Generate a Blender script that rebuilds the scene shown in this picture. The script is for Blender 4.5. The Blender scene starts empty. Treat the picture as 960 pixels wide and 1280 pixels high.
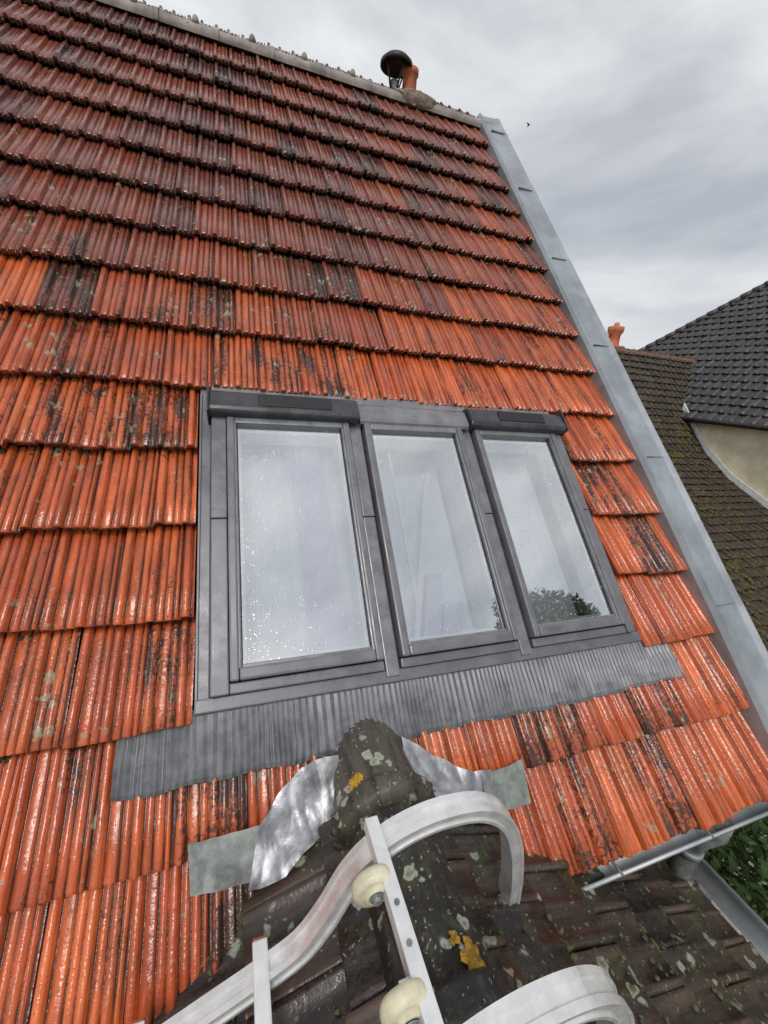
import bpy, bmesh, math, random
from mathutils import Vector, Matrix, noise
random.seed(7)
S=1.65; G=4.5
TH=math.radians(47); c=math.cos(TH); s=math.sin(TH)
scene=bpy.context.scene
def W(p): return (S*p[0],S*p[1],S*(p[2]+G))
def R(u,v,w=0.0): return (u, v*c-(w-1)*s, v*s+(w-1)*c)

# ------------------------------------------------------------ node helpers
class NT:
    def __init__(self,name):
        self.m=bpy.data.materials.new(name); self.m.use_nodes=True
        self.t=self.m.node_tree; self.n=self.t.nodes
        self.b=self.n['Principled BSDF']; self.out=self.n['Material Output']
    def lk(self,a,b): self.t.links.new(a,b)
    def node(self,ty,**kw):
        n=self.n.new(ty)
        for k,v in kw.items(): setattr(n,k,v)
        return n
    def setin(self,sock,v):
        if hasattr(v,'is_linked') : self.lk(v,sock)
        else: sock.default_value=v
    def math(self,op,a,b=0.0,cl=False):
        n=self.node('ShaderNodeMath',operation=op); n.use_clamp=cl
        self.setin(n.inputs[0],a); self.setin(n.inputs[1],b); return n.outputs[0]
    def obj(self):
        return self.node('ShaderNodeTexCoord').outputs['Object']
    def map(self,vec,scale=(1,1,1),rot=(0,0,0)):
        n=self.node('ShaderNodeMapping'); self.lk(vec,n.inputs[0]); n.inputs['Scale'].default_value=scale; n.inputs['Rotation'].default_value=rot
        return n.outputs[0]
    def noise(self,vec,scale,detail=4,rough=.6,dist=0.0):
        n=self.node('ShaderNodeTexNoise'); self.lk(vec,n.inputs['Vector'])
        n.inputs['Scale'].default_value=scale; n.inputs['Detail'].default_value=detail; n.inputs['Roughness'].default_value=rough
        n.inputs['Distortion'].default_value=dist
        return n.outputs['Fac']
    def vor(self,vec,scale,feat='F1',out='Distance'):
        n=self.node('ShaderNodeTexVoronoi',feature=feat); self.lk(vec,n.inputs['Vector']); n.inputs['Scale'].default_value=scale
        return n.outputs[out]
    def step(self,x,a,b,lo=0.0,hi=1.0):
        n=self.node('ShaderNodeMapRange',interpolation_type='SMOOTHSTEP'); self.setin(n.inputs[0],x)
        n.inputs[1].default_value=a; n.inputs[2].default_value=b; n.inputs[3].default_value=lo; n.inputs[4].default_value=hi
        return n.outputs[0]
    def mix(self,f,a,b,bt='MIX'):
        n=self.node('ShaderNodeMix',data_type='RGBA',blend_type=bt)
        self.setin(n.inputs[0],f)
        for sk,v in ((n.inputs[6],a),(n.inputs[7],b)):
            if isinstance(v,tuple): sk.default_value=(*v,1)
            else: self.lk(v,sk)
        return n.outputs[2]
    def bump(self,h,strength=.5,dist=.01,nrm=None):
        n=self.node('ShaderNodeBump'); n.inputs['Strength'].default_value=strength; n.inputs['Distance'].default_value=dist
        self.lk(h,n.inputs['Height'])
        if nrm: self.lk(nrm,n.inputs['Normal'])
        return n.outputs[0]
    def fin(self,col=None,rough=None,metal=None,nrm=None,spec=None):
        b=self.b
        if col is not None:
            if isinstance(col,tuple): b.inputs['Base Color'].default_value=(*col,1)
            else: self.lk(col,b.inputs['Base Color'])
        if rough is not None: self.setin(b.inputs['Roughness'],rough)
        if metal is not None: self.setin(b.inputs['Metallic'],metal)
        if spec is not None: self.setin(b.inputs['Specular IOR Level'],spec)
        if nrm is not None: self.lk(nrm,b.inputs['Normal'])
        return self.m

def tile_mat(name,colA,colB,wet,stain_shade,lichen,stain_lo=.55,stain_hi=.75,lich=.5,rough=(.25,.55),moss=None,vs=15,groove=.75,mossamt=.56,spec=.5):
    t=NT(name)
    at=t.node('ShaderNodeAttribute',attribute_name='tint'); sep=t.node('ShaderNodeSeparateColor'); t.lk(at.outputs['Color'],sep.inputs[0])
    r,h,df=sep.outputs[0],sep.outputs[1],sep.outputs[2]; r2=at.outputs['Alpha']
    uv=t.node('ShaderNodeUVMap',uv_map='UVMap').outputs[0]
    su=t.node('ShaderNodeSeparateXYZ'); t.lk(uv,su.inputs[0])
    cb=t.node('ShaderNodeCombineXYZ'); t.lk(su.outputs[0],cb.inputs[0]); t.lk(t.math('MULTIPLY',su.outputs[1],.13),cb.inputs[1]); t.lk(t.math('MULTIPLY',r,9.0),cb.inputs[2])
    o=t.obj()
    streak=t.noise(cb.outputs[0],26,4,.65); broad=t.noise(cb.outputs[0],8,2,.5)
    blot=t.noise(o,5,4,.65); fine=t.noise(o,75,3,.7); mid=t.noise(o,22,3,.7)
    col=t.mix(r,colA,colB)
    col=t.mix(t.step(r2,.55,1.0,0,.5),col,tuple(x*.55+.012 for x in colB))
    col=t.mix(t.step(streak,.36,.64,0,.68),col,tuple(x*.40 for x in colB))
    col=t.mix(t.step(fine,.52,.74,0,.32),col,tuple(min(1,x*1.3+.02) for x in colA))
    wf=t.math('MULTIPLY',df,t.step(mid,.3,.6,.75,1.0)); wf=t.math('ADD',wf,t.math('MULTIPLY',t.math('SUBTRACT',r2,.5),.30),True)
    wf=t.math('MULTIPLY',wf,t.step(df,0,.25))
    col=t.mix(wf,col,t.mix(t.step(streak,.4,.6),wet,tuple(x*1.9 for x in wet)))
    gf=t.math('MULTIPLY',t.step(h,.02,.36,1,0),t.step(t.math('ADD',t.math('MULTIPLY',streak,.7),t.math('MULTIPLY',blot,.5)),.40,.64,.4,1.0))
    col=t.mix(t.math('MULTIPLY',gf,groove),col,stain_shade)
    f=t.math('ADD',t.math('MULTIPLY',streak,.85),t.math('MULTIPLY',t.math('SUBTRACT',r2,.5),.34))
    f=t.math('ADD',f,t.math('MULTIPLY',t.math('SUBTRACT',broad,.5),.55))
    f=t.math('ADD',f,t.math('MULTIPLY',t.math('SUBTRACT',blot,.5),.45))
    f=t.math('ADD',f,t.math('MULTIPLY',t.math('SUBTRACT',fine,.5),.7))
    f=t.math('SUBTRACT',f,t.math('MULTIPLY',df,.05))
    col=t.mix(t.step(f,stain_lo-.1,stain_hi-.1,0,.88),col,stain_shade)
    spk=t.step(t.math('ADD',fine,t.math('MULTIPLY',t.math('SUBTRACT',blot,.5),.5)),.59,.66,0,.5)
    col=t.mix(spk,col,tuple(x*1.5 for x in stain_shade))
    if moss:
        mf=t.step(t.math('ADD',t.math('MULTIPLY',blot,.6),t.math('MULTIPLY',mid,.5)),mossamt,mossamt+.1)
        col=t.mix(t.math('MULTIPLY',mf,.85),col,moss)
    nz=t.node('ShaderNodeTexNoise'); t.lk(o,nz.inputs['Vector']); nz.inputs['Scale'].default_value=35; nz.inputs['Detail'].default_value=1
    vm=t.node('ShaderNodeVectorMath',operation='MULTIPLY_ADD'); t.lk(nz.outputs['Color'],vm.inputs[0]); vm.inputs[1].default_value=(.04,.04,.04); t.lk(o,vm.inputs[2])
    vd=t.vor(vm.outputs[0],vs)
    ring=t.math('MULTIPLY',t.step(vd,.22,.30,1,0),t.step(vd,.02,.2,.45,1.0))
    m1=t.math('MULTIPLY',ring,t.step(blot,.60-.1*lich,.66-.1*lich)); v2=t.step(t.vor(vm.outputs[0],55),.12,.26,1,0)
    m2=t.math('MULTIPLY',v2,t.step(mid,.56-.06*lich,.66-.06*lich))
    lf=t.math('MULTIPLY',t.math('MAXIMUM',m1,t.math('MULTIPLY',m2,.8)),t.step(fine,.3,.55,.4,.88))
    col=t.mix(lf,col,lichen)
    ro=t.step(mid,.35,.72,rough[0],rough[1])
    hb=t.math('ADD',t.math('MULTIPLY',fine,.5),mid)
    return t.fin(col,ro,0.0,t.bump(hb,.5,.005),spec)

def plain(name,col,rough=.5,metal=0.0,var=.25,scale=8,bump=.2,bs=60,bd=.003,stretch=(1,1,1)):
    t=NT(name); o=t.map(t.obj(),stretch)
    n=t.noise(o,scale,4,.65); f=t.noise(o,bs,3,.7)
    cc=t.mix(t.step(n,.3,.7),tuple(x*(1-var) for x in col),tuple(min(1,x*(1+var)) for x in col))
    cc=t.mix(t.step(f,.5,.8,0,var),cc,tuple(x*.5 for x in col))
    return t.fin(cc,t.step(n,.3,.7,max(.05,rough-.12),min(1,rough+.12)),metal,t.bump(f,bump,bd))

M_tile=tile_mat('clay_tile',(.78,.175,.048),(.56,.105,.034),(.115,.042,.035),(.030,.020,.016),(.33,.35,.23),.615,.73,.65,(.10,.34),groove=.88,spec=.6)
M_bay=tile_mat('old_brown_tile',(.105,.068,.052),(.07,.048,.038),(.03,.025,.02),(.014,.012,.010),(.34,.35,.27),.53,.78,1.25,(.22,.55),moss=(.050,.054,.022),vs=13,groove=.6,mossamt=.575)
M_cap=tile_mat('old_ridge_tile',(.105,.09,.07),(.075,.062,.05),(.03,.025,.02),(.016,.014,.012),(.42,.43,.34),.46,.66,2.0,(.4,.75),moss=(.06,.058,.03),vs=14,groove=.5,mossamt=.57)
M_brown=tile_mat('neighbour_brown_tile',(.095,.062,.043),(.062,.041,.031),(.03,.025,.02),(.022,.016,.013),(.2,.17,.10),.56,.8,.2,(.35,.7),moss=(.085,.07,.018),groove=.75,mossamt=.545)
M_grey=tile_mat('neighbour_grey_tile',(.11,.095,.09),(.07,.062,.062),(.03,.025,.02),(.022,.02,.02),(.2,.2,.18),.56,.8,.0,(.3,.6),groove=.85)
M_ridge=plain('ridge_mortar',(.30,.26,.235),.7,0,.4,6,.5)
M_deck=plain('roof_battens',(.03,.022,.018),.9)
M_zinc=plain('zinc_sheet',(.34,.37,.39),.42,.45,.2,3,.12)
M_zincd=plain('weathered_zinc',(.21,.225,.21),.5,.3,.5,9,.3)
M_lead=plain('silver_flashing',(.40,.40,.42),.40,.7,.35,10,.4,24,.004)
M_alu=plain('ladder_aluminium',(.76,.76,.75),.36,.45,.10,18,.15,90,.001)
M_frame=plain('window_cladding',(.170,.168,.182),.34,.15,.13,9,.25,160,.0015)
M_hood=plain('shutter_box',(.060,.061,.068),.28,.2,.2,12,.2,160,.0015)
M_hood2=plain('window_hood',(.215,.218,.23),.33,.25,.15,12,.2,160,.0015)
M_rub=plain('rubber_seal',(.012,.012,.013),.5)
M_apron=plain('pleated_apron',(.175,.18,.19),.42,.25,.25,22,.2,150,.002,(1,1,.3))
M_white=plain('white_interior',(.82,.82,.82),.6,0,.03,3,.02)
M_panefill=plain('pane_brightener',(.80,.83,.86),.8,0,.04,2,.02)  # for the added pale sheets that brighten the panes from behind
M_curt=plain('curtain_fabric',(.56,.54,.72),.8,0,.06,3,.05)
M_plast=plain('nylon_wheel',(.68,.63,.45),.42,0,.2,20,.1)
M_red=plain('red_cap',(.40,.05,.03),.4)
M_clay=plain('clay_pot',(.46,.13,.06),.6,0,.35,9,.3)
M_nridge=plain('dark_clay_ridge',(.19,.085,.055),.6,0,.35,9,.3)
M_orange=plain('clay_chimney',(.55,.17,.07),.6,0,.3,9,.3)
M_black=plain('cowl_metal',(.035,.03,.03),.45,.4,.4)
M_cream=plain('cream_render',(.84,.73,.53),.85,0,.2,1.6,.5,18,.01)
M_wallg=plain('grey_render',(.30,.28,.26),.85,0,.25,2,.5,25,.01)
M_trim=plain('white_trim',(.78,.78,.76),.5,0,.1)
M_conc=plain('concrete_edge',(.36,.33,.28),.85,0,.35,7,.6,40,.008)
M_bark=plain('bark',(.08,.06,.045),.9,0,.4,8,.8,30,.02)
M_yel=plain('orange_lichen',(.50,.28,.03),.9,0,.5,45,1,90,.012)
M_moss=plain('moss',(.085,.095,.032),.95,0,.5,30,1,80,.005)
M_moss2=plain('dark_moss',(.050,.060,.020),.95,0,.6,30,1,80,.005)
M_bird=plain('bird_feathers',(.05,.05,.055),.7)
def leafmat(name,a,b):
    t=NT(name); at=t.node('ShaderNodeAttribute',attribute_name='tint'); sp=t.node('ShaderNodeSeparateColor'); t.lk(at.outputs['Color'],sp.inputs[0])
    return t.fin(t.mix(sp.outputs[0],a,b),.5)
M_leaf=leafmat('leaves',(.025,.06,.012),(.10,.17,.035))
t=NT('grass'); o=t.obj(); cc=t.mix(t.step(t.noise(o,.4,6,.7),.35,.65),(.04,.075,.02),(.09,.10,.04)); M_grass=t.fin(cc,.9,0,t.bump(t.noise(o,12,5,.7),.8,.05))
# glass
t=NT('coated_glass'); t.n.remove(t.b)
tr=t.node('ShaderNodeBsdfTransparent'); tr.inputs[0].default_value=(.95,.97,.98,1)
gl=t.node('ShaderNodeBsdfGlossy'); gl.inputs['Roughness'].default_value=.015; gl.inputs['Color'].default_value=(.96,.985,1.0,1)
o=t.obj(); dn=t.node('ShaderNodeTexNoise'); t.lk(o,dn.inputs['Vector']); dn.inputs['Scale'].default_value=60; dn.inputs['Detail'].default_value=1
vm=t.node('ShaderNodeVectorMath',operation='MULTIPLY_ADD'); t.lk(dn.outputs['Color'],vm.inputs[0]); vm.inputs[1].default_value=(.010,.010,.010); t.lk(o,vm.inputs[2])
vn=t.node('ShaderNodeTexVoronoi'); t.lk(vm.outputs[0],vn.inputs['Vector']); vn.inputs['Scale'].default_value=95
sc=t.node('ShaderNodeSeparateColor'); t.lk(vn.outputs['Color'],sc.inputs[0])
cl_=t.noise(o,3,2,.5)
drop=t.math('MULTIPLY',t.step(vn.outputs['Distance'],.08,.24,1,0),t.step(t.math('ADD',sc.outputs[0],t.math('MULTIPLY',cl_,.5)),.66,.76))
t.lk(t.bump(drop,.5,.0016),gl.inputs['Normal'])
dfs=t.node('ShaderNodeBsdfDiffuse'); dfs.inputs[0].default_value=(.25,.28,.31,1)
mx=t.node('ShaderNodeMixShader'); lw=t.node('ShaderNodeLayerWeight'); lw.inputs[0].default_value=.35
t.lk(t.step(lw.outputs['Fresnel'],0,.5,.60,.88),mx.inputs[0]); t.lk(tr.outputs[0],mx.inputs[1]); t.lk(gl.outputs[0],mx.inputs[2])
m2=t.node('ShaderNodeMixShader'); t.lk(t.math('MULTIPLY',drop,.6),m2.inputs[0]); t.lk(mx.outputs[0],m2.inputs[1]); t.lk(dfs.outputs[0],m2.inputs[2])
t.lk(m2.outputs[0],t.out.inputs[0]); M_glass=t.m

# ------------------------------------------------------------ mesh helpers
def empty(name,loc=(0,0,0)):
    e=bpy.data.objects.new(name,None); scene.collection.objects.link(e); return e
def mk(name,verts,faces,mat,parent=None,smooth=False,tint=None,uv=None,raw=False):
    me=bpy.data.meshes.new(name)
    me.from_pydata([v if raw else W(v) for v in verts],[],faces); me.materials.append(mat)
    if tint:
        a=me.color_attributes.new('tint','FLOAT_COLOR','POINT'); a.data.foreach_set('color',[x for q in tint for x in q])
    if uv:
        l=me.uv_layers.new(name='UVMap'); vi=[0]*len(me.loops); me.loops.foreach_get('vertex_index',vi)
        l.data.foreach_set('uv',[x for i in vi for x in uv[i]])
    if smooth: me.polygons.foreach_set('use_smooth',[True]*len(me.polygons))
    me.update()
    o=bpy.data.objects.new(name,me); scene.collection.objects.link(o)
    if parent: o.parent=parent
    return o
IDF=lambda x,y,z:(x,y,z)
def box(name,x0,x1,y0,y1,z0,z1,mat,parent=None,xf=IDF,bev=.004):
    bm=bmesh.new(); bmesh.ops.create_cube(bm,size=1)
    for v in bm.verts: v.co=Vector(((x0+x1)/2+v.co.x*(x1-x0),(y0+y1)/2+v.co.y*(y1-y0),(z0+z1)/2+v.co.z*(z1-z0)))
    if bev>0: bmesh.ops.bevel(bm,geom=bm.edges[:],offset=min(bev,.4*min(x1-x0,y1-y0,z1-z0)),segments=2,affect='EDGES',profile=.6)
    for v in bm.verts: v.co=Vector(W(xf(*v.co)))
    bmesh.ops.recalc_face_normals(bm,faces=bm.faces[:])
    me=bpy.data.meshes.new(name); bm.to_mesh(me); bm.free(); me.materials.append(mat)
    o=bpy.data.objects.new(name,me); scene.collection.objects.link(o)
    if parent:o.parent=parent
    return o
def tube(name,pts,rad,mat,parent=None,seg=14,cap=True,dat=None):
    pts=[Vector(p) for p in pts]; n=len(pts)
    if not isinstance(rad,(list,tuple)): rad=[rad]*n
    V=[];F=[]
    ref=None
    for i,p in enumerate(pts):
        d=(pts[min(i+1,n-1)]-pts[max(i-1,0)]).normalized()
        if ref is None: ref=d.orthogonal().normalized()
        a=(ref-d*ref.dot(d)).normalized(); ref=a; b=d.cross(a)
        for k in range(seg):
            t_=2*math.pi*k/seg; V.append(tuple(p+(a*math.cos(t_)+b*math.sin(t_))*rad[i]))
    for i in range(n-1):
        for k in range(seg):
            k2=(k+1)%seg; F.append((i*seg+k,i*seg+k2,(i+1)*seg+k2,(i+1)*seg+k))
    if cap: F.append(tuple(range(seg))[::-1]); F.append(tuple((n-1)*seg+k for k in range(seg)))
    if dat is not None: 
        off=len(dat[0]); dat[0].extend(V); dat[1].extend([tuple(i+off for i in f) for f in F]); return
    o=mk(name,V,F,mat,parent)
    for p in o.data.polygons: p.use_smooth=len(p.vertices)==4
    return o
def lathe(name,cx,cy,prof,mat,parent,seg=28):
    V=[];F=[]
    for (r,z) in prof:
        for k in range(seg):
            a=2*math.pi*k/seg; V.append((cx+r*math.cos(a),cy+r*math.sin(a),z))
    for i in range(len(prof)-1):
        for k in range(seg):
            k2=(k+1)%seg; F.append((i*seg+k,i*seg+k2,(i+1)*seg+k2,(i+1)*seg+k))
    return mk(name,V,F,mat,parent,smooth=True)

class Buf:
    def __init__(s_): s_.v=[];s_.f=[];s_.t=[];s_.uv=[]
def lerp_prof(prof,x):
    for (a,ha),(b,hb) in zip(prof,prof[1:]):
        if a<=x<=b: return ha+(hb-ha)*((x-a)/(b-a) if b>a else 0)
    return prof[-1][1]
def add_tile(B,O,eu,ev,en,w,L,prof,amp,thick,w_lo,w_hi,s0=0.,s1=1.,df=0.,uv0=(0,0),over=1.07,jit=.002,ext=0.0,rotj=.006,vj=1.5):
    O=Vector(O); rr=random.random(); r2=random.random()
    jt=random.uniform(-jit,jit); jl=random.uniform(-jit*vj,jit*vj); rot=random.uniform(-rotj,rotj); tw_=random.uniform(-jit,jit)
    ss=[s0]+[a for a,_ in prof if s0+.005<a<s1-.005]+[s1]; hs=[lerp_prof(prof,a) for a in ss]
    st=[(-ext/L,-.0035),(.025-ext/L,0),(.35,0),(.7,0),(over,0)]
    base=len(B.v); n=len(ss)
    def put(x,y,z,h,hh=None):
        p=O+eu*(x+rot*y)+ev*(y+jl+(rot*(x-w/2)))+en*(z+jt+tw_*(x/w-.5)*2)
        B.v.append(tuple(p)); B.t.append((rr,h,df,r2)); B.uv.append(((uv0[0]+x)*S,(uv0[1]+y)*S))
    for (tt,dz) in st:
        wz=w_lo+(w_hi-w_lo)*tt
        for a,h in zip(ss,hs): put(a*w,tt*L,wz+dz+h*amp,h)
    for r_ in range(len(st)-1):
        for k in range(n-1):
            a=base+r_*n+k; B.f.append((a,a+1,a+1+n,a+n))
    fb=len(B.v); tt=-ext/L
    wz=w_lo+(w_hi-w_lo)*tt
    for a,h in zip(ss,hs): put(a*w,tt*L,wz-.0035+h*amp,h*.5)
    for a,h in zip(ss,hs): put(a*w,tt*L+.002,wz-thick+h*amp*.9,0.)  # zero height tint darkens the front edge: course shadow painted into the colour
    for k in range(n-1): B.f.append((fb+k+n,fb+k+n+1,fb+k+1,fb+k))
    for k in (0,n-1):
        q=len(B.v)
        for tt2 in (tt,over):
            wz2=w_lo+(w_hi-w_lo)*tt2
            put(ss[k]*w,tt2*L,wz2+hs[k]*amp,.1); put(ss[k]*w,tt2*L,wz2-thick,.0)
        B.f.append((q,q+1,q+3,q+2) if k==0 else (q+2,q+3,q+1,q))
def sm(x): x=max(0,min(1,x)); return x*x*(3-2*x)
def tuft(V,F,p,e1,e2,n,r,rnd):
    k=len(V); p=Vector(p)
    for q in range(6):
        a=q*math.pi/3+rnd.random()*.6; rr=r*rnd.uniform(.6,1.3); V.append(tuple(p+e1*rr*math.cos(a)+e2*rr*math.sin(a)-n*r*.3))
    for q in range(6):
        a=q*math.pi/3+rnd.random()*.6; rr=r*rnd.uniform(.4,.8); V.append(tuple(p+e1*rr*math.cos(a)+e2*rr*math.sin(a)+n*r*.45))
    V.append(tuple(p+n*r*.7))
    for q in range(6):
        q2=(q+1)%6; F.append((k+q,k+q2,k+6+q2,k+6+q)); F.append((k+6+q,k+6+q2,k+12))

# ============================================================ HOUSE
house=empty('tiled_house')
PROF=[(0,0),(.016,.0),(.030,.75),(.055,1),(.115,1),(.14,.8),(.157,.08),(.175,.02),(.20,.40),(.245,.46),(.30,.50),(.315,.48),(.33,.04),(.348,.04),(.365,.42),(.435,.38),(.455,.02),(.47,.1),(.487,.8),(.51,.97),(.565,.97),(.588,.8),(.605,.1),(.622,.02),(.645,.38),(.72,.42),(.737,.04),(.755,.04),(.772,.5),(.86,.44),(.878,.02),(.90,.02),(.917,.6),(.945,.62),(.962,.0),(1,0)]
EX=.2125; TW=.124
UR=1.432
wu0,wu1=-.092,1.112
B=Buf(); eu=Vector((1,0,0)); ev=Vector((0,c,s)); en=Vector((0,-s,c))
UL=-2.6
for k in range(-2,15):
    v0=k*EX
    L=EX
    n=int((UR-UL)/TW)+3
    for j in range(-1,n):
        u0=UR-(j+1)*TW+(TW*.5 if k%2 else 0)
        s0,s1=0.,1.
        if u0+TW>UR: s1=(UR-u0)/TW
        if s1<.08 or u0<UL: continue
        um=u0+TW/2
        ext=0
        segs=[(s0,s1)]
        if 0<=k<=3:
            a=u0; b=u0+TW*s1
            segs=[]
            if a<wu0: segs.append((0.,min(s1,(wu0-a)/TW)))
            if b>wu1: segs.append((max(0.,(wu1-a)/TW),s1))
        if k==4 and wu0-.03<um<wu1+.03: ext=.012
        for (a,b) in segs:
            if b-a<.06: continue
            df=sm((v0-.60)/1.0)*(1-.38*sm((um-.35)/.9)*sm((2.8-v0)/1.2))
            df=min(1,max(0,df+random.uniform(-.15,.10)))
            if v0<.5: df=max(0,random.uniform(-.3,.10))
            ov=1.07 if k<14 else .3
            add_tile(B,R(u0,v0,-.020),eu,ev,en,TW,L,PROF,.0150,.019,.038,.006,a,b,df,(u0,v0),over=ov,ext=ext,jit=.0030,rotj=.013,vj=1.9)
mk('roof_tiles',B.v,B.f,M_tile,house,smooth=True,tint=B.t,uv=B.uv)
rnd=random.Random(21); V=[];F=[]
for i in range(800):
    k=rnd.randrange(2,15) if rnd.random()<.65 else rnd.randrange(-2,4)
    u=rnd.uniform(-1.3,1.40); v=k*EX
    if wu0-.02<u<wu1+.02 and -.12<v<.86: continue
    if k<0 and -.15<u<.66: continue
    if noise.noise(Vector((u*3,v*3,4)))<-.05: continue
    for q in range(rnd.randrange(1,5)):
        r=rnd.uniform(.003,.008)
        tuft(V,F,R(u+rnd.gauss(0,.012),v-.004+rnd.gauss(0,.003),-.016+rnd.uniform(0,.010)),eu,ev,en,r,rnd)
mk('roof_moss',V,F,M_moss2,house,smooth=True)
VR=3.02
def quadR(name,u0,u1,v0,v1,w,mat,par):
    return mk(name,[R(u0,v0,w),R(u1,v0,w),R(u1,v1,w),R(u0,v1,w)],[(0,1,2,3)],mat,par)
quadR('roof_deck_left',UL,-.06,-.40,VR,-.04,M_deck,house); quadR('roof_deck_right',1.09,1.44,-.40,VR,-.04,M_deck,house)
quadR('roof_deck_top',-.06,1.09,.77,VR,-.04,M_deck,house); quadR('roof_deck_low',-.06,1.09,-.40,.05,-.04,M_deck,house)
rp=R(0,VR,0); yr,zr=rp[1],rp[2]
ep=R(0,-.41,-.045); ye,ze=ep[1],ep[2]
yb=2*yr-ye
mk('roof_back',[(UL,yr,zr-.01),(1.5,yr,zr-.01),(1.5,yb,ze),(UL,yb,ze)],[(0,1,2,3)],M_tile,house,tint=[(.5,.5,.5,.5)]*4,uv=[(0,0),(5,0),(5,5),(0,5)])
yw=.60
zi=-.682+(yw-.731)*1.0724-.10
for nm,x0 in (('gable_wall_right',1.40),('gable_wall_left',-2.5)):
    mk(nm,[(x0,yw,-G),(x0,yw,zi),(x0,yr,zr-.12),(x0,2*yr-yw,zi),(x0,2*yr-yw,-G)],[(0,1,2,3,4)],M_wallg,house)
mk('front_wall',[(-2.5,yw,-G),(1.40,yw,-G),(1.40,yw,zi),(-2.5,yw,zi)],[(0,1,2,3)],M_wallg,house)
mk('back_wall',[(-2.5,2*yr-yw,-G),(1.40,2*yr-yw,-G),(1.40,2*yr-yw,zi),(-2.5,2*yr-yw,zi)],[(0,1,2,3)],M_wallg,house)
box('eave_soffit',UL,1.43,ye+.0,yw,ze-.045,ze-.02,M_deck,house)
def verge(v0,v1,lift,nm):
    pr=[(1.412,-.05),(1.416,.026),(1.424,.040),(1.436,.038),(1.447,.031),(1.53,.036),(1.552,.044),(1.560,.040),(1.562,-.09)]
    V=[];F=[]
    for v in (v0,v1):
        for (u,w) in pr: V.append(R(u,v,w+lift))
    n=len(pr)
    for k in range(n-1): F.append((k,k+1,k+1+n,k+n))
    mk(nm,V,F,M_zinc,house)
vs=[-.435,.10,.66,1.22,1.78,2.34,2.9,3.06]
for i in range(len(vs)-1): verge(vs[i]-.015,vs[i+1],.003*(len(vs)-i)*.4,'verge_flashing_%d'%i)
for i in range(1,len(vs)-1): box('verge_seam_%d'%i,1.45,1.562,vs[i]-.0185,vs[i]-.0165,.034,.046,M_zincd,house,xf=R,bev=.0005)
RB=Buf(); u=1.5
while u>UL:
    L=.256
    st=[(0,.056),(.02,.056),(.022,.050),(L-.035,.047),(L-.03,.047),(L+.02,.046)]
    rows=[]
    for (d,r) in st:
        ring=[]
        for kk in range(13):
            a=math.radians(-25+230*kk/12)
            p=Vector((u-d,yr-math.cos(a)*r*1.15,zr-.020+math.sin(a)*r*.85)); p+=Vector((0,1,1))*.004*noise.noise(p*12)
            ring.append(len(RB.v)); RB.v.append(tuple(p))
        rows.append(ring)
    for a,b in zip(rows,rows[1:]):
        for kk in range(12): RB.f.append((a[kk],a[kk+1],b[kk+1],b[kk]))
    u-=L
mk('ridge_tiles',RB.v,RB.f,M_ridge,house,smooth=True)
kb=([],[])
u=-.137-.2555*9
while u<.85:
    tube('',[(u,yr-.03,zr+.005),(u,yr-.033,zr+.034),(u,yr-.034,zr+.040)],[.022,.012,.006],None,seg=8,dat=kb)
    u+=.2555
mk('ridge_knobs',kb[0],kb[1],M_ridge,house,smooth=True)
# chimney
bm=bmesh.new(); bmesh.ops.create_icosphere(bm,subdivisions=4,radius=1)
for v in bm.verts:
    p=v.co.copy(); n_=noise.noise(p*2.2)*.3+noise.noise(p*6)*.2+noise.noise(p*14)*.08
    v.co=Vector(W((1.0+p.x*.17*(1+n_),yr+.02+p.y*.09,zr-.005+max(-.5,p.z)*.058*(1+n_))))
me=bpy.data.meshes.new('chimney_mortar'); bm.to_mesh(me); bm.free(); me.materials.append(plain('old_mortar',(.22,.16,.13),.9,0,.5,14,.8,40,.01)); o=bpy.data.objects.new('chimney_mortar',me); scene.collection.objects.link(o); o.parent=house
lathe('chimney_pot',.992,yr+.08,[(.043,1.52),(.042,1.60),(.040,1.685),(.048,1.69),(.048,1.715),(.034,1.718),(.032,1.60)],M_clay,house)
lathe('flue_pipe',.900,yr+.08,[(.026,1.52),(.026,1.64),(.022,1.64),(.022,1.58)],M_zincd,house)
lathe('flue_cowl',.905,yr+.08,[(.0,1.768),(.02,1.764),(.07,1.742),(.092,1.722),(.092,1.704),(.086,1.702),(.084,1.716),(.0,1.74)],M_black,house)
for i in range(4):
    a=i*math.pi/2+.4
    tube('cowl_leg_%d'%i,[(.900+.026*math.cos(a),yr+.08+.026*math.sin(a),1.60),(.905+.07*math.cos(a),yr+.08+.07*math.sin(a),1.725)],.0045,M_black,house,seg=6)
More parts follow.
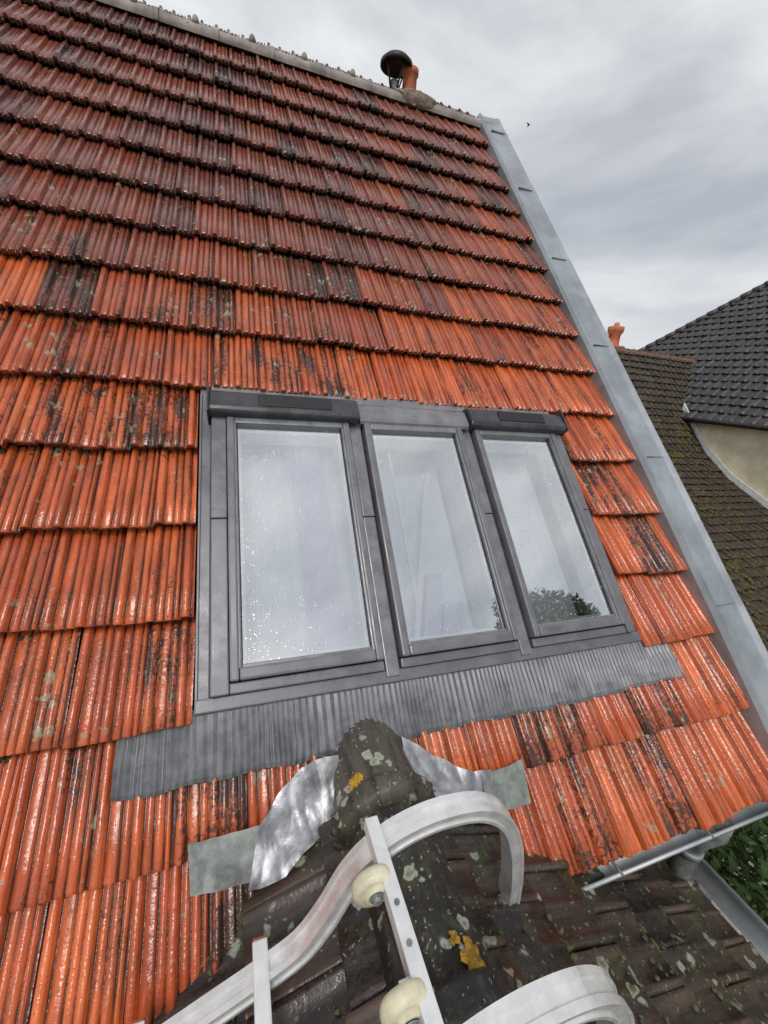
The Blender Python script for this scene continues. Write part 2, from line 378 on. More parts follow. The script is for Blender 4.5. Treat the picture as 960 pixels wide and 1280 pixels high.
# ---------------------------------------------------------------- windows
RB_=lambda nm,u0,u1,v0,v1,w0,w1,mat,bev=.003: box(nm,u0,u1,v0,v1,w0,w1,mat,win,xf=R,bev=bev)
win=empty('roof_window'); win.parent=house
T0,T1=-.088,1.108
RB_('flashing_left',T0,-.060,.02,.88,-.03,.008,M_frame)
RB_('flashing_left_upstand',T0,T0+.005,.02,.82,-.03,.014,M_frame,.001)
RB_('flashing_right',1.078,T1,.02,.88,-.03,.008,M_frame)
RB_('flashing_right_upstand',T1-.005,T1,.02,.82,-.03,.014,M_frame,.001)
RB_('flashing_top',T0,T1,.79,.90,-.032,.006,M_frame)
RB_('flashing_bottom',T0,T1,.018,.045,-.02,.022,M_frame)
gl=[(0.0,.290),(.376,.660),(.748,1.028)]
GV0,GV1=.097,.705
for i,(a,b) in enumerate(gl):
    fl=a-.058 if i==0 else a-.0235; fr=b+.050 if i==2 else b+.0235
    for nm,x0,x1 in (('l',fl,a-.022),('r',b+.022,fr)):
        if x1-x0<.004: continue
        RB_('frame_%s_low_%d'%(nm,i),x0,x1,.045,.432,-.03,.040,M_frame)
        RB_('frame_%s_up_%d'%(nm,i),x0,x1,.4335,.795,-.03,.042,M_frame)
    RB_('frame_bottom_%d'%i,a-.022,b+.022,.045,.066,-.03,.034,M_frame)
    RB_('sash_l_%d'%i,a-.0205,a-.002,.068,.735,-.02,.049,M_frame,.004); RB_('sash_r_%d'%i,b+.002,b+.0205,.068,.735,-.02,.049,M_frame,.004)
    RB_('sash_bead_l_%d'%i,a-.0095,a+.003,.09,.72,-.02,.0435,M_hood2,.003); RB_('sash_bead_r_%d'%i,b-.003,b+.0095,.09,.72,-.02,.0435,M_hood2,.003)
    RB_('sash_bottom_%d'%i,a-.0015,b+.0015,.068,GV0-.004,-.02,.050,M_frame,.005)
    RB_('sash_bottom_bead_%d'%i,a+.0035,b-.0035,GV0-.006,GV0+.003,-.02,.040,M_hood2,.002)
    RB_('sash_top_%d'%i,a-.0015,b+.0015,GV1,.735,-.02,.047,M_hood2,.004)
    RB_('seal_l_%d'%i,a+.0032,a+.006,GV0,GV1,-.02,.0325,M_rub,0); RB_('seal_r_%d'%i,b-.006,b-.0032,GV0,GV1,-.02,.0325,M_rub,0)
    quadR('glass_%d'%i,a+.002,b-.002,GV0-.002,GV1+.002,.031,M_glass,win)
    RB_('inner_frame_l_%d'%i,a-.002,a+.014,GV0-.01,GV1+.01,-.035,.024,M_white,.003); RB_('inner_frame_r_%d'%i,b-.014,b+.002,GV0-.01,GV1+.01,-.035,.024,M_white,.003)
    RB_('inner_frame_b_%d'%i,a+.0145,b-.0145,GV0-.01,GV0+.012,-.035,.022,M_white,.003); RB_('inner_frame_t_%d'%i,a+.0145,b-.0145,GV1-.014,GV1+.01,-.035,.022,M_white,.003)
for x in (gl[0][1]+.043,gl[1][1]+.044):
    RB_('mullion_cover',x-.0165,x+.0165,.03,.432,-.03,.028,M_hood2,.003)
    RB_('mullion_cover_up',x-.0165,x+.0165,.4335,.80,-.03,.030,M_hood2,.003)
def hood(nm,u0,u1,mat,hh):
    pr=[(.722,.045),(.722,hh-.010),(.728,hh-.003),(.738,hh),(.785,hh-.006),(.803,hh-.02),(.812,.012),(.812,-.01)]
    V=[R(u_,v,w) for u_ in (u0,u1) for (v,w) in pr]; n=len(pr)
    F=[(k,k+n,k+1+n,k+1) for k in range(n-1)]+[tuple(range(n)),tuple(range(2*n-1,n-1,-1)),(0,n-1,2*n-1,n)]
    o=mk(nm,V,F,mat,win); m=o.modifiers.new('b','BEVEL'); m.width=.004; m.segments=2; return o
hood('shutter_box_left',-.062,.340,M_hood,.072)
hood('shutter_box_right',.712,1.086,M_hood,.072)
hood('top_hood_middle',.345,.707,M_hood2,.056)
RB_('shutter_end_l',-.068,-.0625,.722,.812,.0,.074,M_hood,.003); RB_('shutter_end_r',1.0865,1.092,.722,.812,.0,.074,M_hood,.003)
RB_('solar_panel_l',.06,.26,.745,.783,.064,.0735,M_rub,.002); RB_('solar_panel_r',.82,1.0,.745,.783,.064,.0735,M_rub,.002)
RB_('hood_back_strip',-.06,1.09,.813,.845,-.02,.020,M_hood2,.003)
rm=[R(u_,v_,w_) for w_ in (.0,-.6) for (u_,v_) in ((-.045,.06),(1.07,.06),(1.07,.76),(-.045,.76))]
mk('room_lining',rm,[(0,1,5,4),(1,2,6,5),(2,3,7,6),(3,0,4,7),(4,5,6,7)],M_white,win)
for x in (.333,.704): RB_('inner_post',x-.028,x+.028,.06,.76,-.16,-.004,M_white,.002)
def blind(nm,u0,u1,v0,v1,w,mat,amp=.002,fq=8,skew=0):
    V=[];F=[];n=50
    for i in range(n+1):
        for v in (v0,v1): V.append(R(u0+(u1-u0)*i/n+(v-v0)*skew,v,w+amp*math.sin(i*fq/8+v*9)))
    for i in range(n): F.append((2*i,2*i+2,2*i+3,2*i+1))
    mk(nm,V,F,mat,win,smooth=True)
blind('brightener_a',0.0,.292,.08,.72,-.075,M_panefill)  # white sheet added under the glass to make the pane paler; likewise b and c
blind('curtain',.17,.265,.08,.70,-.050,M_curt,.005,7,-.05)
blind('brightener_b',.376,.662,.08,.72,-.14,M_panefill,.001)
blind('brightener_c',.748,1.03,.08,.72,-.11,M_panefill)
RB_('inner_rail_diag',.455,.463,.20,.69,-.06,-.05,M_white,.002)
xr2=lambda u_,v_,w_: R(u_+(v_-.1)*.28,v_,w_)
box('roof_prop',.43,.448,.10,.62,-.075,-.06,M_white,win,xf=xr2,bev=.002)
box('chair_back',.475,.53,.12,.30,-.135,-.10,M_curt,win,xf=xr2,bev=.01); box('chair_arm',.535,.60,.12,.21,-.135,-.10,M_curt,win,xf=xr2,bev=.01)
# ---------------------------------------------------------------- apron
V=[];F=[];NU=1800;rowsv=[0,.1,.25,.5,.75,.93,1]
ph=0
for i in range(NU+1):
    u=-.22+1.437*i/NU
    ph+=(.95+.6*noise.noise(Vector((u*9,0,0))))*1.437/NU*2*math.pi*82
    tri=abs(((ph/(2*math.pi))%1)*2-1)
    big=noise.noise(Vector((u*14,3.3,0))); sw=noise.noise(Vector((u*5,9.3,0)))
    vb=-.101+.0025*big+.002*math.sin(u*50.6)+.005*sw
    out=(u<wu0-.002 or u>wu1+.002)
    vt=.004 if out else .028
    for t_ in rowsv:
        v=vt+(vb-vt)*t_
        w=.0135+.0050*tri*(.35+.65*t_)+.0040*big*t_+ .002*noise.noise(Vector((u*40,v*20,1)))*t_
        if out: w=min(w,.006+.008*t_+.004*tri) if t_<.5 else w
        elif t_<.1: w=.010
        if t_==1: w-=.003
        V.append(R(u+.005*noise.noise(Vector((u*18,v*22,5)))*t_,v,w))
m_=len(rowsv)
for i in range(NU):
    for k in range(m_-1):
        a=i*m_+k; F.append((a,a+1,a+1+m_,a+m_))
mk('lead_apron',V,F,M_apron,house,smooth=False)
def strip(nm,up,lo,mat,nc=70,nr=24,wb=.026,amp=.01,seed=0,fr=22,edge=.004,smooth=True):
    def samp(pl,t_):
        x=t_*(len(pl)-1); i=min(int(x),len(pl)-2); f=x-i
        return (pl[i][0]*(1-f)+pl[i+1][0]*f, pl[i][1]*(1-f)+pl[i+1][1]*f)
    V=[];F=[]
    for i in range(nc+1):
        a=samp(up,i/nc); b=samp(lo,i/nc)
        for k in range(nr+1):
            f=k/nr; u=a[0]*(1-f)+b[0]*f; v=a[1]*(1-f)+b[1]*f
            cr=noise.noise(Vector((u*fr,v*fr,seed))); cr2=abs(noise.noise(Vector((u*fr*1.5+v*7,v*fr*.7,seed+4)))); cr3=abs(noise.noise(Vector((u*fr*4,v*fr*3,seed+7))))
            v+=edge*noise.noise(Vector((u*40,v*10,seed+9)))
            V.append(R(u,v,wb+amp*(cr+1.1*cr2+.15*cr3)))
    for i in range(nc):
        for k in range(nr):
            a=i*(nr+1)+k; F.append((a,a+1,a+nr+2,a+nr+1))
    return mk(nm,V,F,mat,house,smooth=smooth)
strip('ridge_flashing_left',[(.025,-.188),(.045,-.17),(.061,-.144),(.111,-.108),(.15,-.100),(.185,-.10)],[(.005,-.275),(.041,-.275),(.07,-.27),(.10,-.25),(.14,-.225),(.19,-.20)],M_lead,seed=1,wb=.033,amp=.007,fr=17)
strip('valley_zinc_left',[(-.092,-.187),(-.03,-.186),(.035,-.184)],[(-.087,-.258),(-.01,-.264),(.03,-.268)],M_zincd,amp=.003,wb=.034,seed=2,edge=.003)
strip('ridge_flashing_right',[(.325,-.092),(.345,-.105),(.38,-.13),(.435,-.168),(.475,-.188),(.52,-.19)],[(.32,-.20),(.34,-.21),(.367,-.23),(.42,-.255),(.46,-.27),(.52,-.285)],M_lead,seed=3,wb=.033,amp=.007,fr=17)
strip('valley_zinc_right',[(.49,-.197),(.55,-.195),(.602,-.188)],[(.49,-.262),(.54,-.272),(.598,-.272)],M_zincd,amp=.003,wb=.038,seed=5,edge=.003)
# ---------------------------------------------------------------- bay roof
TP=.56; ph_=math.atan(TP); cp,sp_=math.cos(ph_),math.sin(ph_); XR=.255; ZR=-.765
PB=[(0,.0),(.02,.8),(.06,1),(.10,.9),(.13,.15),(.30,.05),(.46,.0),(.50,.35),(.54,.35),(.58,.0),(.80,.05),(.93,.3),(.97,.6),(1,.0)]
BB=Buf(); half=.93; Lsl=half/cp; exb=.155; twb=.128
for side in (1,-1):
    ev2=Vector((-side*cp,0,sp_)); en2=Vector((side*sp_,0,cp)); eu2=Vector((0,side,0))
    nr=int(Lsl/exb)+1
    for k in range(nr):
        d=Lsl-k*exb
        if d<exb*.4: continue
        ov=min(1.1,(d-.02)/exb)
        y=-1.1+(.5*twb if k%2 else 0)
        while y<.85:
            x=d*cp
            yl=.60 if x>.36 else .80
            a,b=(y,y+twb)
            s1=1.0
            if b>yl: s1=(yl-a)/twb
            if s1>.1:
                org=Vector((XR+side*x,a if side>0 else b,ZR-d*sp_))
                s0_,s1_=(0,s1) if side>0 else (1-s1,1)
                add_tile(BB,org-en2*.012,eu2,ev2,en2,twb,exb,PB,.0075,.016,.031,.004,s0_,s1_,0,(y,k*exb+side*7),over=ov,jit=.004,rotj=.02)
            y+=twb
mk('bay_roof_tiles',BB.v,BB.f,M_bay,house,smooth=True,tint=BB.t,uv=BB.uv)
dz=-.02
mk('bay_roof_deck',[(XR,-1.1,ZR+dz),(XR,.6,ZR+dz),(XR+half,.6,ZR+dz-half*TP),(XR+half,-1.1,ZR+dz-half*TP),(XR-half,.6,ZR+dz-half*TP),(XR-half,-1.1,ZR+dz-half*TP)],[(0,3,2,1),(0,1,4,5)],M_deck,house)
rnd=random.Random(11); V=[];F=[]
for i in range(1500):
    side=1 if rnd.random()<.72 else -1; d=rnd.uniform(.1,.98); y=rnd.uniform(-.1,.58)
    if noise.noise(Vector((d*5,y*6,side)))<-.1: continue
    lip=rnd.random()<.6
    kk=int((Lsl-d)/exb); off=(-.004 if lip else rnd.random()*exb*.9)
    fr_=off/exb
    d2=Lsl-kk*exb-off
    wz=-.012+(.031-.027*max(0,fr_)) -(.010 if lip else 0)+.004
    n2=Vector((side*sp_,0,cp)); up=Vector((-side*cp,0,sp_))
    tuft(V,F,Vector((XR+side*d2*cp,y,ZR-d2*sp_))+n2*wz,Vector((0,1,0)),up,n2,rnd.uniform(.002,.0065),rnd)
mk('bay_moss',V,F,M_moss,house,smooth=True)
zb=ZR-half*TP-.06
for nm,a,b in (('bay_wall_right',(XR+half-.03,-1.05),(XR+half-.03,.6)),('bay_wall_left',(XR-half+.03,-1.05),(XR-half+.03,.6))):
    mk(nm,[(a[0],a[1],-G),(b[0],b[1],-G),(b[0],b[1],zb),(a[0],a[1],zb)],[(0,1,2,3)],M_wallg,house)
mk('bay_wall_front',[(XR-half+.03,-1.05,-G),(XR+half-.03,-1.05,-G),(XR+half-.03,-1.05,zb),(XR,-1.05,ZR-.05),(XR-half+.03,-1.05,zb)],[(0,1,2,3,4)],M_wallg,house)
CB=Buf(); CZ=-.028
segs=[(.70,.500,.088,.085),(.515,.215,.077,.073),(.235,-.07,.077,.073),(-.05,-.36,.074,.07),(-.34,-.65,.074,.07),(-.63,-1.1,.074,.07)]
for q,(ya,yb_,ra,rb) in enumerate(segs):
    st=[(ya,ra)]+[(ya+(yb_-ya)*f,ra+(rb-ra)*f) for f in (.15,.3,.45,.6,.7)]+[(yb_+.052,rb),(yb_+.047,rb+.012),(yb_+.036,rb+.021),(yb_+.026,rb+.015),(yb_+.014,rb+.021),(yb_+.005,rb+.010),(yb_,rb+.002),(yb_-.001,rb-.016)]
    rr=random.random(); rows=[]
    for (yy,r) in st:
        ring=[]
        for kk in range(49):
            a=math.radians(-20+220*kk/48)
            p=Vector((XR+math.cos(a)*r,yy,ZR+CZ+math.sin(a)*r))
            nn=noise.noise(p*18)*.005+noise.noise(p*60)*.003+noise.noise(p*130)*.0015
            p.x+=math.cos(a)*nn; p.z+=math.sin(a)*nn
            ring.append(len(CB.v)); CB.v.append(tuple(p)); CB.t.append((rr,.8,0,rr)); CB.uv.append((kk*.013,yy*S))
        rows.append(ring)
    for a,b in zip(rows,rows[1:]):
        for kk in range(48): CB.f.append((a[kk],a[kk+1],b[kk+1],b[kk]))
mk('bay_ridge_tiles',CB.v,CB.f,M_cap,house,smooth=True,tint=CB.t,uv=CB.uv)
def lichen(nm,y,ang,r,seed,rad):
    V=[None];F=[];n=40
    for ring in (1,.75,.5,.25):
        for k in range(n):
            a=2*math.pi*k/n; rr=r*ring*(1+.6*noise.noise(Vector((math.cos(a)*1.5,math.sin(a)*1.5,seed)))+.45*noise.noise(Vector((math.cos(a)*5,math.sin(a)*5,seed))))
            an=ang+rr*math.sin(a)/rad; q=rad+(.0005 if ring==1 else .004)+.003*noise.noise(Vector((rr*200,a*3,seed)))
            V.append((XR+math.cos(an)*q,y+rr*math.cos(a)*1.1,ZR+CZ+math.sin(an)*q))
    q=rad+.005; V[0]=(XR+math.cos(ang)*q,y,ZR+CZ+math.sin(ang)*q)
    for rg in range(3):
        for k in range(n):
            k2=(k+1)%n; F.append((1+rg*n+k,1+rg*n+k2,1+(rg+1)*n+k2,1+(rg+1)*n+k))
    for k in range(n): F.append((0,1+3*n+k,1+3*n+(k+1)%n))
    mk(nm,V,F,M_yel,house,smooth=True)
lichen('lichen_patch_a',.563,math.radians(128),.015,1.3,.088)
lichen('lichen_patch_b',.272,math.radians(66),.018,4.1,.0765)
lichen('lichen_patch_c',.30,math.radians(80),.008,7.7,.0765)
def gutter(nm,p0,p1,r,mat,up=Vector((0,0,1))):
    p0=Vector(p0);p1=Vector(p1); d=(p1-p0).normalized(); sd=d.cross(up).normalized()
    V=[];F=[];n=12
    prof=[(math.cos(math.pi+math.pi*k/n)*r,math.sin(math.pi+math.pi*k/n)*r) for k in range(n+1)]
    prof=[(prof[0][0]-.006,.006),(prof[0][0]-.004,.010)]+prof+[(prof[-1][0]+.004,.010),(prof[-1][0]+.010,.008),(prof[-1][0]+.010,.0)]
    for p in (p0,p1):
        for a,b in prof: V.append(tuple(p+sd*a+up*b))
    m_=len(prof)
    for k in range(m_-1): F.append((k,k+1,k+1+m_,k+m_))
    o=mk(nm,V,F,mat,house,smooth=True); so=o.modifiers.new('s','SOLIDIFY'); so.thickness=.003
yg=R(0,-.425,0)[1]+.004; zg=-1.018
M_gut=plain('gutter_zinc',(.55,.58,.60),.4,.35,.15,4,.1)
gutter('gutter',(.635,yg,zg),(1.56,yg,zg+.004),.024,M_gut)
gutter('gutter_left',(-2.6,yg,zg),(-.13,yg,zg),.024,M_gut)
for x in (.80,1.10,1.40): box('gutter_bracket_%d'%int(x*100),x-.003,x+.003,yg-.036,yg+.03,zg+.008,zg+.012,M_zincd,house,bev=.001)
tube('downpipe',[(1.19,yg,zg-.01),(1.19,yg,zg-.05),(1.175,yg+.02,zg-.09),(1.170,yg+.03,zg-.13),(1.170,yg+.03,zg-.23),(1.185,yg+.015,zg-.27),(1.22,yg-.02,zg-.30)],.030,M_zincd,house,seg=18)
tube('downpipe_collar',[(1.170,yg+.03,zg-.135),(1.170,yg+.03,zg-.155)],.034,M_zinc,house,seg=18)
ze2=ZR-half*TP
box('bay_eave_edge',XR+half-.01,XR+half+.055,-1.1,.56,ze2-.075,ze2-.022,M_conc,house)
gutter('bay_gutter',(XR+half+.10,.585,ze2-.03),(XR+half+.10,-1.1,ze2-.03),.036,M_gut)
box('wall_plinth',1.0,1.39,.56,.597,-1.22,-1.12,M_wallg,house)

# ============================================================ LADDER
lad=empty('roof_ladder')
ctl=[(-.62,-1.165),(-.25,-.967),(-.063,-.869),(.023,-.823),(.075,-.788),(.110,-.735),(.140,-.672),(.174,-.632),(.225,-.606),(.284,-.598),(.345,-.610),(.392,-.648),(.422,-.712),(.440,-.79),(.448,-.862)]
def catm(P,n=8):
    out=[];P=[2*Vector(P[0])-Vector(P[1])]+[Vector(p) for p in P]+[2*Vector(P[-1])-Vector(P[-2])]
    for i in range(1,len(P)-2):
        for k in range(n):
            t_=k/n; a,b,c_,d=P[i-1:i+3]
            out.append(.5*((2*b)+(c_-a)*t_+(2*a-5*b+4*c_-d)*t_*t_+(3*b-a-3*c_+d)*t_**3))
    out.append(P[-2]); return out
path=catm(ctl)
def band(nm,y):
    hw=.0165; ht=.0115
    cs=[(ht,-hw),(ht,-hw*.45),(ht-.003,-hw*.35),(ht-.003,hw*.35),(ht,hw*.45),(ht,hw),(ht*.6,hw),(ht*.5,hw-.003),(-ht*.5,hw-.003),(-ht*.6,hw),(-ht,hw),(-ht,-hw),(-ht*.6,-hw),(-ht*.5,-hw+.003),(ht*.5,-hw+.003),(ht*.6,-hw)]
    V=[];F=[];m_=len(cs)
    for i,p in enumerate(path):
        d=(path[min(i+1,len(path)-1)]-path[max(i-1,0)]).normalized(); nrm=Vector((-d.y,d.x))
        for a,b in cs: V.append((p.x+nrm.x*a,y+b,p.y+nrm.y*a))
    for i in range(len(path)-1):
        for k in range(m_):
            k2=(k+1)%m_; F.append((i*m_+k,(i+1)*m_+k,(i+1)*m_+k2,i*m_+k2))
    F.append(tuple(range(m_))); F.append(tuple((len(path)-1)*m_+k for k in range(m_))[::-1])
    mk(nm,V,F,M_alu,lad)
band('hook_rail',.385); band('hook_rail_near',.172)
box('hook_crossbar',.164,.183,.13,.408,-.620,-.598,M_alu,lad,bev=.002)
for nm,y in (('wheel_a',.335),('wheel_b',.222)):
    V=[];F=[];n=36; cx,cz=.156,-.618
    pr=[(.0045,-.009),(.0085,-.010),(.010,-.014),(.014,-.014),(.016,-.009),(.020,-.010),(.0265,-.008),(.0285,-.003),(.0285,.003),(.0265,.008),(.020,.010),(.004,.010)]
    for r,dy in pr:
        for k in range(n):
            a=2*math.pi*k/n; V.append((cx+r*math.cos(a),y+dy,cz+r*math.sin(a)))
    for i in range(len(pr)-1):
        for k in range(n):
            k2=(k+1)%n; F.append((i*n+k,i*n+k2,(i+1)*n+k2,(i+1)*n+k))
    o=mk(nm,V,F,M_plast,lad,smooth=True)
    tube(nm+'_bolt',[(cx,y-.020,cz),(cx,y+.014,cz)],.0055,M_zincd,lad,seg=6)
    tube(nm+'_washer',[(cx,y-.0155,cz),(cx,y-.0145,cz)],.009,M_zinc,lad,seg=20)
    box(nm+'_bracket',cx-.004,cx+.022,y+.0115,y+.016,cz-.012,cz+.012,M_alu,lad,bev=.001)
for x,y in ((.173,.30),(.173,.26)):
    tube('rivet',[(x,y,-.600),(x,y,-.5965)],.0035,M_zincd,lad,seg=10)
for i,x in enumerate((.018,-.15,-.32,-.49)):
    z=-.815+(x-.018)*.53
    box('rung_%d'%i,x-.010,x+.012,.14,.418,z-.012,z+.012,M_alu,lad,bev=.003)
    box('rung_cap_%d'%i,x-.009,x+.011,.4185,.4205,z-.011,z+.011,M_red,lad,bev=.001)

# ============================================================ NEIGHBOURS
def tiles_run(B,x0,x1,O,eu,ev,en,exposure,tw,k,prof,amp,df=0):
    n=int((x1-x0)/tw); off=(.5*tw if k%2 else 0)
    for j in range(n):
        a=x0+j*tw+off
        if a+tw>x1: break
        add_tile(B,Vector(O)+eu*a,eu,ev,en,tw,exposure,prof,amp,.014,.020,.002,0,1,df,(a,k*exposure),jit=.003,rotj=.02)
nb=empty('brown_roof_house')
PN=[(0,.0),(.06,1),(.14,.9),(.2,.1),(.55,0),(.9,.2),(1,.0)]
prof=[(5,.72),(4.39,-.03),(3.89,-.57),(3.5,-.85),(2.97,-1.10),(2.2,-1.46),(1.25,-1.90)]
pts=[Vector((0,y,z)) for y,z in prof][::-1]
cum=[0]
for a,b in zip(pts,pts[1:]): cum.append(cum[-1]+(b-a).length)
def at_(d):
    for i in range(len(cum)-1):
        if d<=cum[i+1]: return pts[i].lerp(pts[i+1],(d-cum[i])/(cum[i+1]-cum[i]))
    return pts[-1]
NB=Buf(); ex2=.115; k=0; d=0
while d<cum[-1]-.02:
    p=at_(d); q=at_(min(d+ex2,cum[-1])); e=(q-p).normalized(); nn=Vector((1,0,0)).cross(e)
    x1=6.03 if p.z<-.1 else 6.9
    tiles_run(NB,2.4,x1,p,Vector((1,0,0)),e,nn,ex2,.105,k,PN,.010)
    d+=ex2;k+=1
mk('brown_roof',NB.v,NB.f,M_brown,nb,smooth=True,tint=NB.t,uv=NB.uv)
V=[];F=[]
for p in pts: V+= [(2.4,p.y,p.z-.02),(6.04,p.y,p.z-.02)]
for i in range(len(pts)-1): F.append((2*i,2*i+1,2*i+3,2*i+2))
mk('roof_deck',V,F,M_deck,nb)
rnd=random.Random(5); V=[];F=[]
for i in range(3600):
    d=rnd.uniform(0,3.6)**1.0; x=rnd.uniform(2.6,6.0); 
    if noise.noise(Vector((x*1.5,d*1.5,2)))<-.12+.05*d: continue
    p=at_(d); q=at_(d+.05); e=(q-p).normalized(); nn=Vector((1,0,0)).cross(e)
    tuft(V,F,(x,p.y,p.z+.02),Vector((1,0,0)),e,nn,rnd.uniform(.006,.022),rnd)
mk('roof_moss',V,F,plain('olive_moss',(.10,.085,.02),.95,0,.5,12,1,60,.008),nb,smooth=True)
mk('roof_back',[(2.4,5,.7),(6.8,5,.7),(6.8,8,-2),(2.4,8,-2)],[(0,1,2,3)],M_brown,nb,tint=[(.5,.5,0,.5)]*4,uv=[(0,0),(5,0),(5,5),(0,5)])
gw=[(2.45,p.y,p.z-.03) for p in pts]+[(2.45,7.9,-2),(2.45,7.9,-G),(2.45,1.35,-G)]
mk('gable_wall',gw,[tuple(range(len(gw)))],M_wallg,nb)
mk('front_wall',[(2.45,1.35,-G),(6.04,1.35,-G),(6.04,1.35,-1.87),(2.45,1.35,-1.87)],[(0,1,2,3)],M_wallg,nb)
V=([],[]);x=2.4
while x<6.8:
    tube('',[(x,5.0,.70),(x+.2,5.0,.70),(x+.2,5.0,.70),(x+.24,5.0,.70)],[.045,.04,.052,.052],None,seg=10,dat=V); x+=.24
mk('ridge_tiles',V[0],V[1],M_nridge,nb,smooth=True)
box('chimney_stack',5.14,5.46,5.1,5.4,.3,.80,M_orange,nb,bev=.01)
lathe('chimney_pot_a',5.36,5.25,[(.10,.78),(.085,.84),(.08,.95),(.11,1.0),(.115,1.06),(.09,1.07),(.08,.9)],M_orange,nb)
lathe('chimney_pot_b',5.17,5.3,[(.07,.78),(.06,.90),(.075,.96),(.06,.97)],M_orange,nb)
lathe('pot_rim',5.36,5.25,[(.03,1.02),(.04,1.06),(.035,1.12),(.0,1.13)],M_orange,nb)
ch=empty('cream_house')
GB=Buf(); e45=math.sqrt(.5); ev3=Vector((e45,0,e45)); en3=Vector((-e45,0,e45)); eu3=Vector((0,-1,0)); d=0;k=0; ex3=.15
Y1=7.2; X0=5.95; Z0=-.13
while d<4.4:
    dx=d*e45
    tiles_run(GB,-(Y1-dx),1.0,Vector((X0+dx,0,Z0+dx)),eu3,ev3,en3,ex3,.13,k,PN,.016)
    d+=ex3;k+=1
mk('grey_roof',GB.v,GB.f,M_grey,ch,smooth=True,tint=GB.t,uv=GB.uv)
D=3.1
mk('grey_roof_deck',[(X0,-1,Z0-.02),(X0,Y1,Z0-.02),(X0+D,Y1-D,Z0+D-.02),(X0+D,-1,Z0+D-.02),(X0+2*D,Y1,Z0),(X0+2*D,-1,Z0)],[(0,3,2,1),(1,2,4),(2,3,5,4)],M_deck,ch)
hp=([],[]);n=34
for i in range(n):
    a=i/n;b=(i+1)/n
    tube('',[(X0+D*a,Y1-D*a,Z0+D*a+.02),(X0+D*b,Y1-D*b,Z0+D*b+.02)],[.055,.042],None,seg=8,dat=hp)
mk('hip_tiles',hp[0],hp[1],M_grey,ch,smooth=True,tint=[(.3,.6,0,.5)]*len(hp[0]),uv=[(0,0)]*len(hp[0]))
box('cream_walls',6.06,12.0,-.9,7.1,-G,-.06,M_cream,ch,bev=0)
box('eave_board',5.99,6.058,-.95,7.15,-.165,-.14,M_trim,ch,bev=.003)
V=([],[]); tube('',[(5.93,-1,-.14),(5.93,7.2,-.14)],.032,None,seg=10,dat=V); mk('eave_gutter',V[0],V[1],M_black,ch,smooth=True)
V=[];F=[]; pf=pts[:6]
for p in pf:
    V+=[(6.045,p.y,p.z+.02),(6.045,p.y,p.z+.10),(6.02,p.y,p.z+.10),(6.02,p.y,p.z+.02)]
for i in range(len(pf)-1):
    for k in range(4): F.append((4*i+k,4*i+(k+1)%4,4*i+4+(k+1)%4,4*i+4+k))
mk('wall_flashing',V,F,M_trim,ch)

# ============================================================ VEGETATION / GROUND
def crown(nm,cx,cy,cz,rx,ry,rz,n,leaf,parent,clumps=26,seed=1):
    rnd=random.Random(seed); V=[];F=[];T=[]
    cl=[]
    for i in range(clumps):
        while True:
            p=Vector((rnd.uniform(-1,1),rnd.uniform(-1,1),rnd.uniform(-1,1)))
            if .3<p.length<.95: break
        cl.append((p,rnd.uniform(.22,.42),rnd.random()))
    for i in range(n):
        p,r,b=cl[rnd.randrange(clumps)]
        d=Vector((rnd.gauss(0,1),rnd.gauss(0,1),rnd.gauss(0,1))).normalized()*r*(rnd.random()**.4)
        q=p+d; P=Vector((cx+q.x*rx,cy+q.y*ry,cz+q.z*rz))
        a=Vector((rnd.gauss(0,1),rnd.gauss(0,1),rnd.gauss(0,.6))).normalized(); bb=a.cross(Vector((rnd.gauss(0,1),rnd.gauss(0,1),rnd.gauss(0,1)))).normalized()
        l=leaf*rnd.uniform(.6,1.3); k=len(V)
        V+=[tuple(P-a*l),tuple(P+bb*l*.4),tuple(P+a*l),tuple(P-bb*l*.4)]; F.append((k,k+1,k+2,k+3))
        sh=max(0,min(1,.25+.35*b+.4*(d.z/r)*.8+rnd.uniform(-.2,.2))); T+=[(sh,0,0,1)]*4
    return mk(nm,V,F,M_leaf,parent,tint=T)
def tree(name,bx,by,cx,cy,cz,rx,ry,rz,n,leaf,seed,tr=.12,clumps=26):
    e=empty(name); d=([],[]); rnd=random.Random(seed)
    tube('',[(bx,by,-G),(bx+.05,by,(-G+cz)/2),(cx,cy,cz)],[tr,tr*.7,tr*.35],None,seg=10,dat=d)
    for i in range(9):
        a=rnd.uniform(0,6.28); z0=cz-rz*.8+rnd.random()*rz*.8
        tube('',[(cx,cy,z0),(cx+math.cos(a)*rx*.4,cy+math.sin(a)*ry*.4,z0+rz*.3),(cx+math.cos(a)*rx*.75,cy+math.sin(a)*ry*.75,z0+rz*.6)],[tr*.35,tr*.2,tr*.07],None,seg=6,dat=d)
    mk('trunk',d[0],d[1],M_bark,e,smooth=True)
    crown('foliage',cx,cy,cz,rx,ry,rz,n,leaf,e,seed=seed,clumps=clumps)
tree('garden_tree',2.5,.3,2.45,.35,-2.35,.85,.75,.75,14000,.028,3,.06)
tree('tall_tree',9.2,-6.7,9.2,-6.7,5.85,1.75,1.6,2.9,34000,.12,5,.28,60)
mk('ground',[(-150,-150,0),(150,-150,0),(150,150,0),(-150,150,0)],[(0,1,2,3)],M_grass,None,raw=True)
bx,by,bz=10.6,16.7,9.6
V=[(-.17,0,.09),(-.08,.02,.10),(0,0,.0),(.08,.02,.08),(.18,0,.03),(-.05,-.06,.05),(.05,-.06,.04),(0,.09,0),(0,-.11,0),(-.018,0,-.016),(.018,0,-.016),(0,.02,.022)]
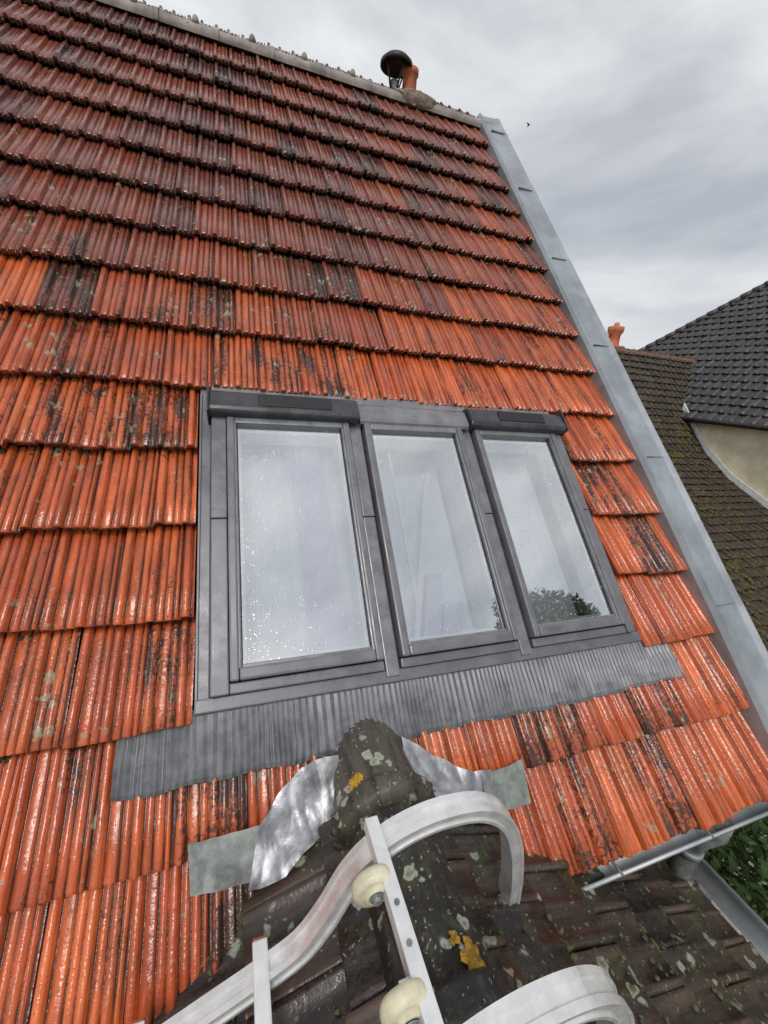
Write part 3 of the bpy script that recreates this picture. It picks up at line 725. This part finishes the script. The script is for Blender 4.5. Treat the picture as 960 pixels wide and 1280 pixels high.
F=[(0,1,5),(1,2,5),(2,3,6),(3,4,6),(7,9,11),(7,10,11),(8,9,11),(8,10,11),(7,9,10),(8,9,10),(5,2,8),(6,2,8)]
mk('bird',[(bx+a,by+b,bz+q) for a,b,q in V],F,M_bird)

# ============================================================ LIGHT / SKY
w=bpy.data.worlds.new('World'); scene.world=w; w.use_nodes=True; nt=w.node_tree; N=nt.nodes; Lk=nt.links
bg=N['Background']; bg.inputs[1].default_value=.115
el,az=math.radians(52),math.radians(200)
sky=N.new('ShaderNodeTexSky'); sky.sky_type='NISHITA'; sky.sun_disc=False; sky.sun_elevation=el; sky.sun_rotation=az
tc=N.new('ShaderNodeTexCoord'); mp=N.new('ShaderNodeMapping'); mp.inputs['Scale'].default_value=(1,1,2.6); mp.inputs['Location'].default_value=(.3,.1,.0); Lk.new(tc.outputs['Generated'],mp.inputs[0])
n1=N.new('ShaderNodeTexNoise'); n1.inputs['Scale'].default_value=2.1; n1.inputs['Detail'].default_value=6; n1.inputs['Roughness'].default_value=.54; n1.inputs['Distortion'].default_value=.25; Lk.new(mp.outputs[0],n1.inputs['Vector'])
rp_=N.new('ShaderNodeValToRGB'); Lk.new(n1.outputs['Fac'],rp_.inputs[0])
e=rp_.color_ramp.elements; e[0].position=.32; e[0].color=(.40,.425,.47,1); e[1].position=.64; e[1].color=(.78,.79,.80,1)
x=rp_.color_ramp.elements.new(.48); x.color=(.59,.605,.63,1)
vm=N.new('ShaderNodeVectorMath'); vm.operation='SCALE'; vm.inputs['Scale'].default_value=10.2; Lk.new(rp_.outputs[0],vm.inputs[0])
mx=N.new('ShaderNodeMix'); mx.data_type='RGBA'; mx.inputs[0].default_value=.93; Lk.new(sky.outputs[0],mx.inputs[6]); Lk.new(vm.outputs[0],mx.inputs[7]); Lk.new(mx.outputs[2],bg.inputs[0])
sd=bpy.data.lights.new('sun','SUN'); sd.energy=1.5; sd.angle=math.radians(20); sd.color=(1,.97,.93)
so=bpy.data.objects.new('sun',sd); scene.collection.objects.link(so)
dirv=Vector((math.sin(az)*math.cos(el),math.cos(az)*math.cos(el),math.sin(el)))
so.rotation_euler=dirv.to_track_quat('Z','Y').to_euler()
cam=bpy.data.cameras.new('camera'); co=bpy.data.objects.new('camera',cam); scene.collection.objects.link(co)
fx=Vector((.9426,-.323,.0845)); fy=Vector((.0205,.3085,.951))
fx.normalize(); fz=fx.cross(fy).normalized(); fy=fz.cross(fx)
m=Matrix((fx,fy,fz)).transposed().to_4x4(); m.translation=Vector(W((0,0,0))); co.matrix_world=m
cam.sensor_fit='HORIZONTAL'; cam.sensor_width=36; cam.lens=36*520/960; cam.clip_start=.05; cam.clip_end=1000
scene.camera=co
scene.view_settings.view_transform='Standard'; scene.view_settings.look='None'; scene.view_settings.exposure=0
